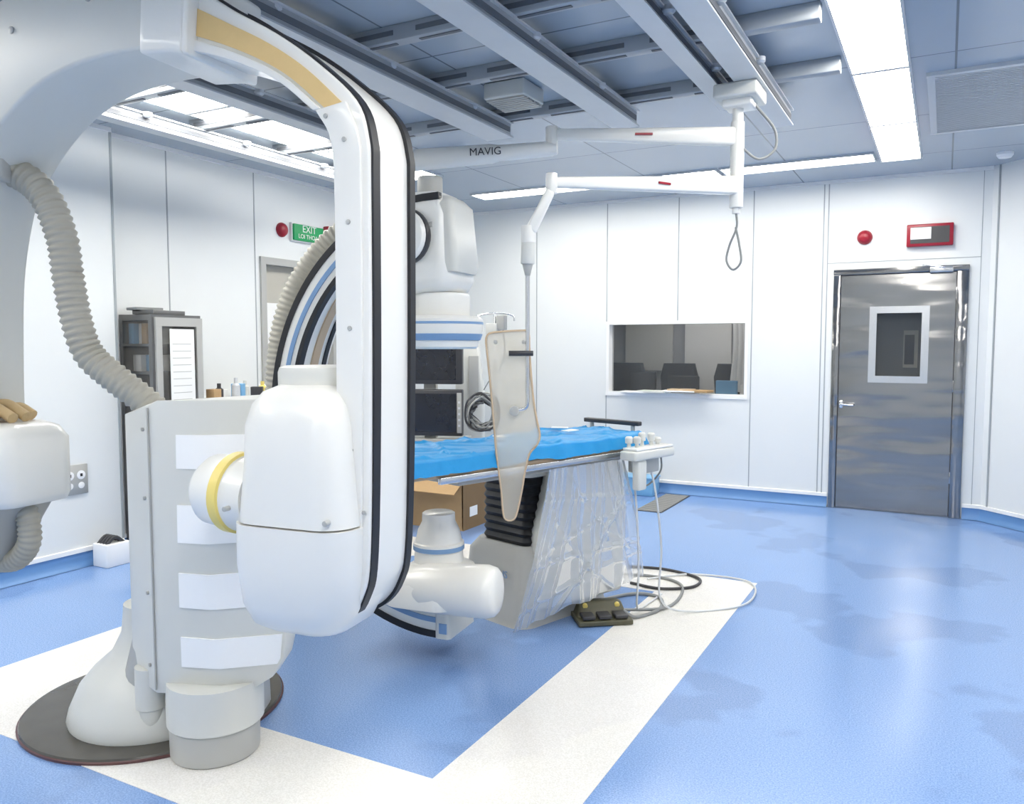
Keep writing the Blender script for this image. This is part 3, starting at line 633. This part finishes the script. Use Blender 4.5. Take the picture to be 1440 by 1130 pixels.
g=grp('foot_pedal')
ff=frame((-1.61,4.04,0),(.80,.6,0),(-.6,.8,0))
prism(g,'base',[(-.15,.004),(.15,.004),(.15,.03),(-.15,.03)],ff,-.1,.1,M_pedal,.005)
rloft(g,'housing',[(.03,-.14,.14,-.02,.1,.02),(.09,-.12,.12,.02,.09,.02),(.10,-.1,.1,.03,.08,.02)],ff,M_pedal)
for i,x in enumerate((-.09,0,.09)):
    fbox(g,'treadle_%d'%i,ff,x-.035,x+.035,-.09,.0,.035,.055,M_dark,.006)
cyl(g,'mark_yellow',ff(-.09,.02,.085),ff(-.09,.005,.08),.014,M_ringy,seg=16); cyl(g,'mark_yellow_b',ff(.09,.02,.085),ff(.09,.005,.08),.014,M_ringy,seg=16)

g=grp('floor_cable')
zc=.012
tube(g,'cable_1',[(-1.66,4.14,.05),(-1.72,4.35,zc),(-1.60,4.55,zc),(-1.45,4.55,zc),(-1.38,4.35,zc),(-1.45,4.15,zc),(-1.52,4.12,.05)],.010,M_cable)
tube(g,'cable_2',[(-1.55,4.1,.05),(-1.35,4.4,zc),(-1.38,4.8,zc),(-1.55,4.95,zc),(-1.85,4.9,zc),(-2.0,4.7,zc)],.009,M_cable)
tube(g,'cable_2b',[(-1.7,4.75,zc),(-1.5,4.72,zc),(-1.33,4.85,zc),(-1.35,5.05,zc),(-1.6,5.15,zc),(-1.85,5.1,zc)],.009,M_dark)
tube(g,'cable_3',[ft(.1,-.08,.9),ft(.08,-.12,.7),ft(.05,-.14,.4),ft(.02,-.12,.1),ft(-.15,-.2,zc),ft(-.5,-.35,zc),ft(-.9,-.15,zc),ft(-.8,.2,zc),ft(-.5,.35,zc)],.006,M_raillt)
tube(g,'cable_4',[ft(.2,-.05,.9),ft(.22,-.1,.6),ft(.2,-.1,.3),ft(.1,-.02,.05),ft(-.1,.05,zc),ft(-.3,.1,zc)],.006,M_raillt)
tube(g,'cable_5',[ft(-.02,-.08,.9),ft(-.06,-.05,.8),ft(.0,-.0,.72),ft(.08,-.03,.8),ft(.05,-.06,.9)],.005,M_cable)

g=grp('cardboard_box')
cx0,cx1,cy0,cy1=-4.05,-3.40,5.50,5.95
multibox('walls',[((cx0,cy0,0),(cx1,cy0+.01,.40)),((cx0,cy1-.01,0),(cx1,cy1,.40)),((cx0,cy0,0),(cx0+.01,cy1,.40)),((cx0,cy0,0),(cx1,cy1,.01))],M_card,g)
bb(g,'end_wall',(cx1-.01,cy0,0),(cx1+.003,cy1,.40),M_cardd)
mk(g,'flap_front',[(cx0,cy0,.40),(cx1,cy0,.40),(cx1+.04,cy0-.2,.33),(cx0-.02,cy0-.2,.33),(cx0,cy0,.405),(cx1,cy0,.405),(cx1+.04,cy0-.2,.335),(cx0-.02,cy0-.2,.335)],BF,M_card,smooth=False)
mk(g,'flap_side',[(cx1,cy0,.40),(cx1,cy1,.40),(cx1+.10,cy1,.57),(cx1+.10,cy0,.57),(cx1,cy0,.405),(cx1,cy1,.405),(cx1+.10,cy1,.575),(cx1+.10,cy0,.575)],BF,M_card,smooth=False)
mk(g,'flap_back',[(cx0,cy1,.40),(cx1,cy1,.40),(cx1,cy1+.08,.57),(cx0,cy1+.08,.57),(cx0,cy1+.005,.40),(cx1,cy1+.005,.40),(cx1,cy1+.085,.57),(cx0,cy1+.085,.57)],BF,M_card,smooth=False)
bb(g,'label',(cx1+.003,cy0+.1,.1),(cx1+.006,cy0+.22,.18),M_paper)

g=grp('floor_drain_grate')
multibox('rim',[((-2.45,6.95,0),(-2.2,7.88,.004))],M_dark,g)
multibox('bars',[((-2.44,6.97+i*.05,.004),(-2.21,6.985+i*.05,.010)) for i in range(18)],M_grey,g)
g=grp('storage_tray'); bb(g,'tray',(-2.95,7.65,0),(-2.52,7.88,.17),M_blueb,.01); bb(g,'lid',(-2.96,7.64,.17),(-2.51,7.89,.19),M_blueb,.006)

# ------------------------------------------------------------ ceiling mounted shield arm
g=grp('ceiling_suspended_shield')
cxx,cyy=-.99,4.33
box(g,'trolley',(-.98,4.33,2.795),(.22,.26,.07),M_cream,0,.012)
box(g,'trolley_cap',(-.98,4.33,2.75),(.15,.15,.05),M_white,0,.012)
cyl(g,'column_top',(cxx,cyy,2.76),(cxx,cyy,2.60),.028,M_white)
cyl(g,'column',(cxx,cyy,2.66),(cxx,cyy,2.22),.035,M_white)
cyl(g,'column_tip',(cxx,cyy,2.24),(cxx,cyy,2.19),.02,M_white)
link(g,'arm_upper',(cxx,cyy,2.585),(-1.83,3.90,2.60),.06,.095,.05,.055,M_white,.014)
JB=V((-1.571,3.303,2.226))
link(g,'arm_lower',(cxx,cyy,2.335),JB,.06,.095,.045,.047,M_white,.014)
cyl(g,'joint_a',(-1.85,3.89,2.64),(-1.85,3.89,2.50),.032,M_white)
cyl(g,'joint_b',JB+V((0,0,.04)),JB-V((0,0,.05)),.026,M_white)
pA,pB=V((-1.83,3.90,2.53)),V((-2.52,3.53,2.465))
lathe(g,'spring_arm_tube',pA,pB-pA,[(0,.03),(.02,.038),(.3,.042),(.34,.05),(.62,.054),(.76,.056),(.785,.045)],M_white,28)
pm=pA.lerp(pB,.47)+V((.47,-.88,0))*.058
text(g,'arm_label','MAVIG',tuple(pm),.055,M_dark,pA-pB,Z)
cyl(g,'elbow_pin',(-2.50,3.51,2.52),(-2.50,3.51,2.34),.035,M_white)
mA=V((cxx,cyy,2.585)).lerp(V((-1.83,3.90,2.60)),.52); box(g,'red_label',mA,(.09,.082,.010),M_red,.47)
mB=V((cxx,cyy,2.335)).lerp(JB,.45); box(g,'red_label_b',mB,(.075,.066,.010),M_red,1.06)
S=.849
def sp(x,y,z): return V((x*S,y*S,1.5+(z-1.5)*S))
link(g,'spring_arm_down',sp(-1.85,3.88,2.31),sp(-1.945,3.835,2.10),.05,.042,.06,.05,M_white,.012)
cyl(g,'swivel',sp(-1.955,3.83,2.13),sp(-1.955,3.83,2.04),.033,M_white)
cyl(g,'swivel_neck',sp(-1.955,3.83,2.08),sp(-1.96,3.83,1.93),.031,M_cream)
cyl(g,'swivel_cone',sp(-1.96,3.83,1.94),sp(-1.96,3.83,1.87),.026,M_grey,.012)
tube(g,'pole',[sp(-1.96,3.83,1.9),sp(-1.96,3.83,1.6),sp(-1.96,3.83,1.3),sp(-1.96,3.83,1.20),sp(-1.975,3.825,1.165),sp(-2.02,3.80,1.155)],.010,M_steel2,12,6)
P0=sp(-1.96,3.83,1.5)
fsx_=lambda a,b,c: V((P0.x,P0.y,0))+V((.8813,.4726,0))*a*S+V((-.4726,.8813,0))*b*S+Z*(1.5+(c-1.5)*S)
cyl(g,'pole_hub',fsx_(-.07,-.035,1.155),fsx_(-.07,.015,1.155),.022,M_grey)
poly=[(-.22,1.52),(-.215,1.55),(-.18,1.57),(-.02,1.58),(.005,1.57),(.01,1.45),(.03,1.22),(.05,1.10),(.066,1.02),(.05,.97),(.01,.92),(-.015,.82),(-.03,.73),(-.055,.61),(-.075,.565),(-.115,.565),(-.13,.61),(-.14,.73),(-.165,.92),(-.19,1.22)]
poly=[(p.x,p.y) for p in crom([(a,b,0) for a,b in poly+[poly[0]]],3)[:-1]]
prism(g,'shield_pane',poly,fsx_,-.006,.010,M_acryl)
tube(g,'shield_rim',[fsx_(a,0,b) for a,b in poly+[poly[0]]],.006,M_tan,8,1,smoothpath=False)
cyl(g,'shield_handle',fsx_(-.10,-.03,1.46),fsx_(.03,-.03,1.46),.012,M_dark)
cyl(g,'shield_handle_mount',fsx_(-.02,-.03,1.46),fsx_(-.02,.01,1.46),.010,M_dark)
for i,q in enumerate(((-.17,1.52),(-.02,1.52))): cyl(g,'shield_bolt_%d'%i,fsx_(q[0],-.008,q[1]),fsx_(q[0],.01,q[1]),.009,M_grey,seg=12)
tube(g,'lanyard',[(cxx,cyy,2.2),(cxx+.005,cyy,2.12),(cxx-.03,cyy,2.03),(cxx-.045,cyy,1.95),(cxx-.01,cyy,1.90),(cxx+.03,cyy,1.94),(cxx+.02,cyy,2.03),(cxx,cyy,2.12)],.006,M_cable)
tube(g,'coil_cord',[(cxx+.05,cyy,2.78),(cxx+.10,cyy+.05,2.72),(cxx+.17,cyy+.1,2.62),(cxx+.17,cyy+.1,2.52),(cxx+.10,cyy+.05,2.47),(cxx+.03,cyy,2.52)],.007,M_cable)

# ------------------------------------------------------------ monitors / carts behind
g=grp('monitor_cart')
rz=math.radians(20)
fm=frame((-4.29,6.32,0),(math.cos(rz),math.sin(rz),0),(-math.sin(rz),math.cos(rz),0))
for i,(z0,z1) in enumerate(((1.14,1.57),(.65,1.09))):
    fbox(g,'monitor_case_%d'%i,fm,-.33,.33,0,.08,z0,z1,M_dark,.012)
    fbox(g,'monitor_screen_%d'%i,fm,-.30,.27,-.004,.001,z0+.04,z1-.04,M_screen)
fbox(g,'monitor_bezel_grey',fm,.28,.325,-.006,.0,.68,1.06,M_grey,.002)
for i in range(5): fbox(g,'button_%d'%i,fm,.292,.312,-.01,-.005,.74+i*.055,.76+i*.055,M_raillt)
fbox(g,'post',fm,-.06,.06,.08,.16,.05,1.5,M_grey,.01)
fbox(g,'cart_base',fm,-.35,.3,.0,.4,.0,.1,M_grey,.02)
fbox(g,'shelf',fm,-.35,.35,.0,.35,.58,.62,M_grey,.006)
g=grp('equipment_rack')
fk=frame((-4.22,6.95,0),(.88,.47,0),(-.47,.88,0))
rloft(g,'case',[(0,-.14,.15,0,.35,.03),(1.0,-.14,.15,0,.35,.03),(1.5,-.12,.10,0,.3,.03),(1.53,-.11,.09,.01,.29,.03)],fk,M_cream)
fbox(g,'front_bracket',fk,.0,.10,-.02,.0,.9,1.4,M_grey,.004)
g=grp('iv_stand')
ib=V((-3.56,6.32,0))
cyl(g,'pole',ib+V((0,0,.04)),ib+V((0,0,1.78)),.013,M_chrome)
for i in range(5):
    a=i*2*math.pi/5+.3; cyl(g,'foot_%d'%i,ib+V((0,0,.06)),ib+V((.24*math.cos(a),.24*math.sin(a),.03)),.012,M_chrome)
    lathe(g,'caster_%d'%i,ib+V((.24*math.cos(a),.24*math.sin(a),.0)),(0,0,1),[(0,.015),(.01,.024),(.035,.024),(.05,.012)],M_dark,12)
tube(g,'hook_a',[ib+V((-.18,-.05,1.72)),ib+V((-.15,-.04,1.77)),ib+V((0,0,1.79)),ib+V((.15,.04,1.77)),ib+V((.17,.05,1.72))],.008,M_chrome)
fi=frame(ib,(1,0,0),(0,1,0))
fbox(g,'clamp_a',fi,-.08,.04,-.04,.04,1.60,1.70,M_cream,.01); fbox(g,'clamp_b',fi,.02,.11,-.03,.03,1.64,1.77,M_grey,.01)
tube(g,'iv_line',[ib+V((.08,0,1.65)),ib+V((.1,0,1.45)),ib+V((.05,0,1.3)),ib+V((-.05,0,1.2)),ib+V((-.12,0,1.1))],.005,M_cable)
cb=ib+V((-.09,-.03,.90))
for i in range(14):
    r=.09+.055*random.random(); ph=random.random()*6; pts=[]
    for q in range(9):
        a=ph+q*2*math.pi/8
        pts.append(cb+V((.88*r*math.cos(a)*1.2+random.uniform(-.04,.04),.47*r*math.cos(a)-i*.006,r*math.sin(a)*1.2+random.uniform(-.04,.04))))
    tube(g,'cable_loop_%d'%i,pts,.009,(M_cable,M_dark,M_grey)[i%3],8,5)

# ------------------------------------------------------------ cabinet + counter
g=grp('glass_cabinet')
X0,X1,Y0,Y1=-5.24,-4.90,3.80,4.22
M_cab=mat('cabinet_frame',(.20,.20,.20),.3,metal=.7,noise_amt=.05)
multibox('carcass',[((X0,Y0,.05),(X0+.02,Y1,1.72)),((X0,Y0,.05),(X1,Y1,.10)),((X0,Y0,1.68),(X1,Y1,1.72)),((X0,Y1-.02,.05),(X1,Y1,1.72)),((X1-.03,Y0,.05),(X1,Y0+.03,1.72)),((X0,Y0,.05),(X0+.03,Y0+.03,1.72)),((X0,Y0,.9),(X1,Y1,.93)),((X0,Y0,1.3),(X1,Y1,1.315)),((X0,Y0,1.5),(X1,Y1,1.51))],M_cab,g)
bb(g,'side_glass',(X0+.03,Y0+.005,.93),(X1-.03,Y0+.012,1.68),M_glasscab)
multibox('door_frame',[((X1,Y0+.02,.1),(X1+.02,Y0+.07,1.70)),((X1,Y1-.05,.1),(X1+.02,Y1,1.70)),((X1,Y0+.02,1.64),(X1+.02,Y1,1.70)),((X1,Y0+.02,.1),(X1+.02,Y1,.2))],M_grey,g)
bb(g,'door_pane',(X1+.005,Y0+.07,.2),(X1+.012,Y1-.05,1.64),M_glasscab)
bb(g,'door_notice',(X1+.022,Y0+.13,1.0),(X1+.026,Y0+.34,1.62),M_paper)
for i in range(10): bb(g,'notice_line_%d'%i,(X1+.026,Y0+.15,1.06+i*.05),(X1+.0268,Y0+.31,1.064+i*.05),M_grey)
for i in range(12): 
    zz=(.93,1.315,1.51)[i%3]; xx=X0+.04+.07*(i//3)
    bb(g,'box_%d'%i,(xx,Y0+.04+.03*(i%2),zz),(xx+.055,Y0+.2,zz+.09+.03*((i*7)%3)),(M_paper,M_cream,M_blueb,M_card,M_paper)[i%5],.003)
for i,x in enumerate((X0+.03,X1-.03)):
    for j,yy in enumerate((Y0+.03,Y1-.03)): cyl(g,'leg_%d%d'%(i,j),(x,yy,0),(x,yy,.06),.015,M_dark)
box(g,'top_papers',(X0+.17,Y0+.2,1.74),(.2,.3,.03),M_cab,.1,.003); box(g,'top_papers_b',(X0+.12,Y0+.12,1.765),(.15,.2,.02),M_cable,-.2,.003)
g=grp('instrument_counter')
multibox('frame',[((-5.24,4.28,1.04),(-4.78,5.1,1.08)),((-5.22,4.3,0),(-5.19,4.33,1.04)),((-4.83,4.3,0),(-4.8,4.33,1.04)),((-5.22,5.05,0),(-5.19,5.08,1.04)),((-4.83,5.05,0),(-4.8,5.08,1.04)),((-5.22,4.3,.3),(-4.8,5.08,.33))],M_steel2,g)
g=grp('counter_supplies')
its=[(4.34,.09,M_card),(4.41,.13,M_dark),(4.48,.08,M_paper),(4.55,.17,M_raillt),(4.62,.12,M_blueb),(4.70,.14,M_cream),(4.78,.09,M_dark),(4.86,.13,M_ringy),(4.94,.10,M_paper),(5.02,.12,M_card)]
for i,(yy,h,mm) in enumerate(its):
    if i%2: lathe(g,'bottle_%d'%i,(-4.90-.03*(i%3),yy,1.0805),(0,0,1),[(0,.032),(h*.65,.032),(h*.75,.015),(h,.015)],mm,16)
    else: box(g,'box_%d'%i,(-4.91-.04*(i%3),yy,1.0805+h/2),(.09,.07,h),mm,.1*i,.004)

# ------------------------------------------------------------ world + camera
w=bpy.data.worlds.new('world'); sc.world=w; w.use_nodes=True
w.node_tree.nodes['Background'].inputs[0].default_value=(.8,.85,.9,1); w.node_tree.nodes['Background'].inputs[1].default_value=.3
cd=bpy.data.cameras.new('camera'); co=bpy.data.objects.new('camera',cd); col.objects.link(co)
co.location=(0,0,1.5); co.rotation_euler=(math.radians(90)-math.atan(79/1134),0,math.radians(28.2))
cd.sensor_fit='HORIZONTAL'; cd.sensor_width=36; cd.lens=1134/1440*36; cd.clip_start=.05
sc.camera=co
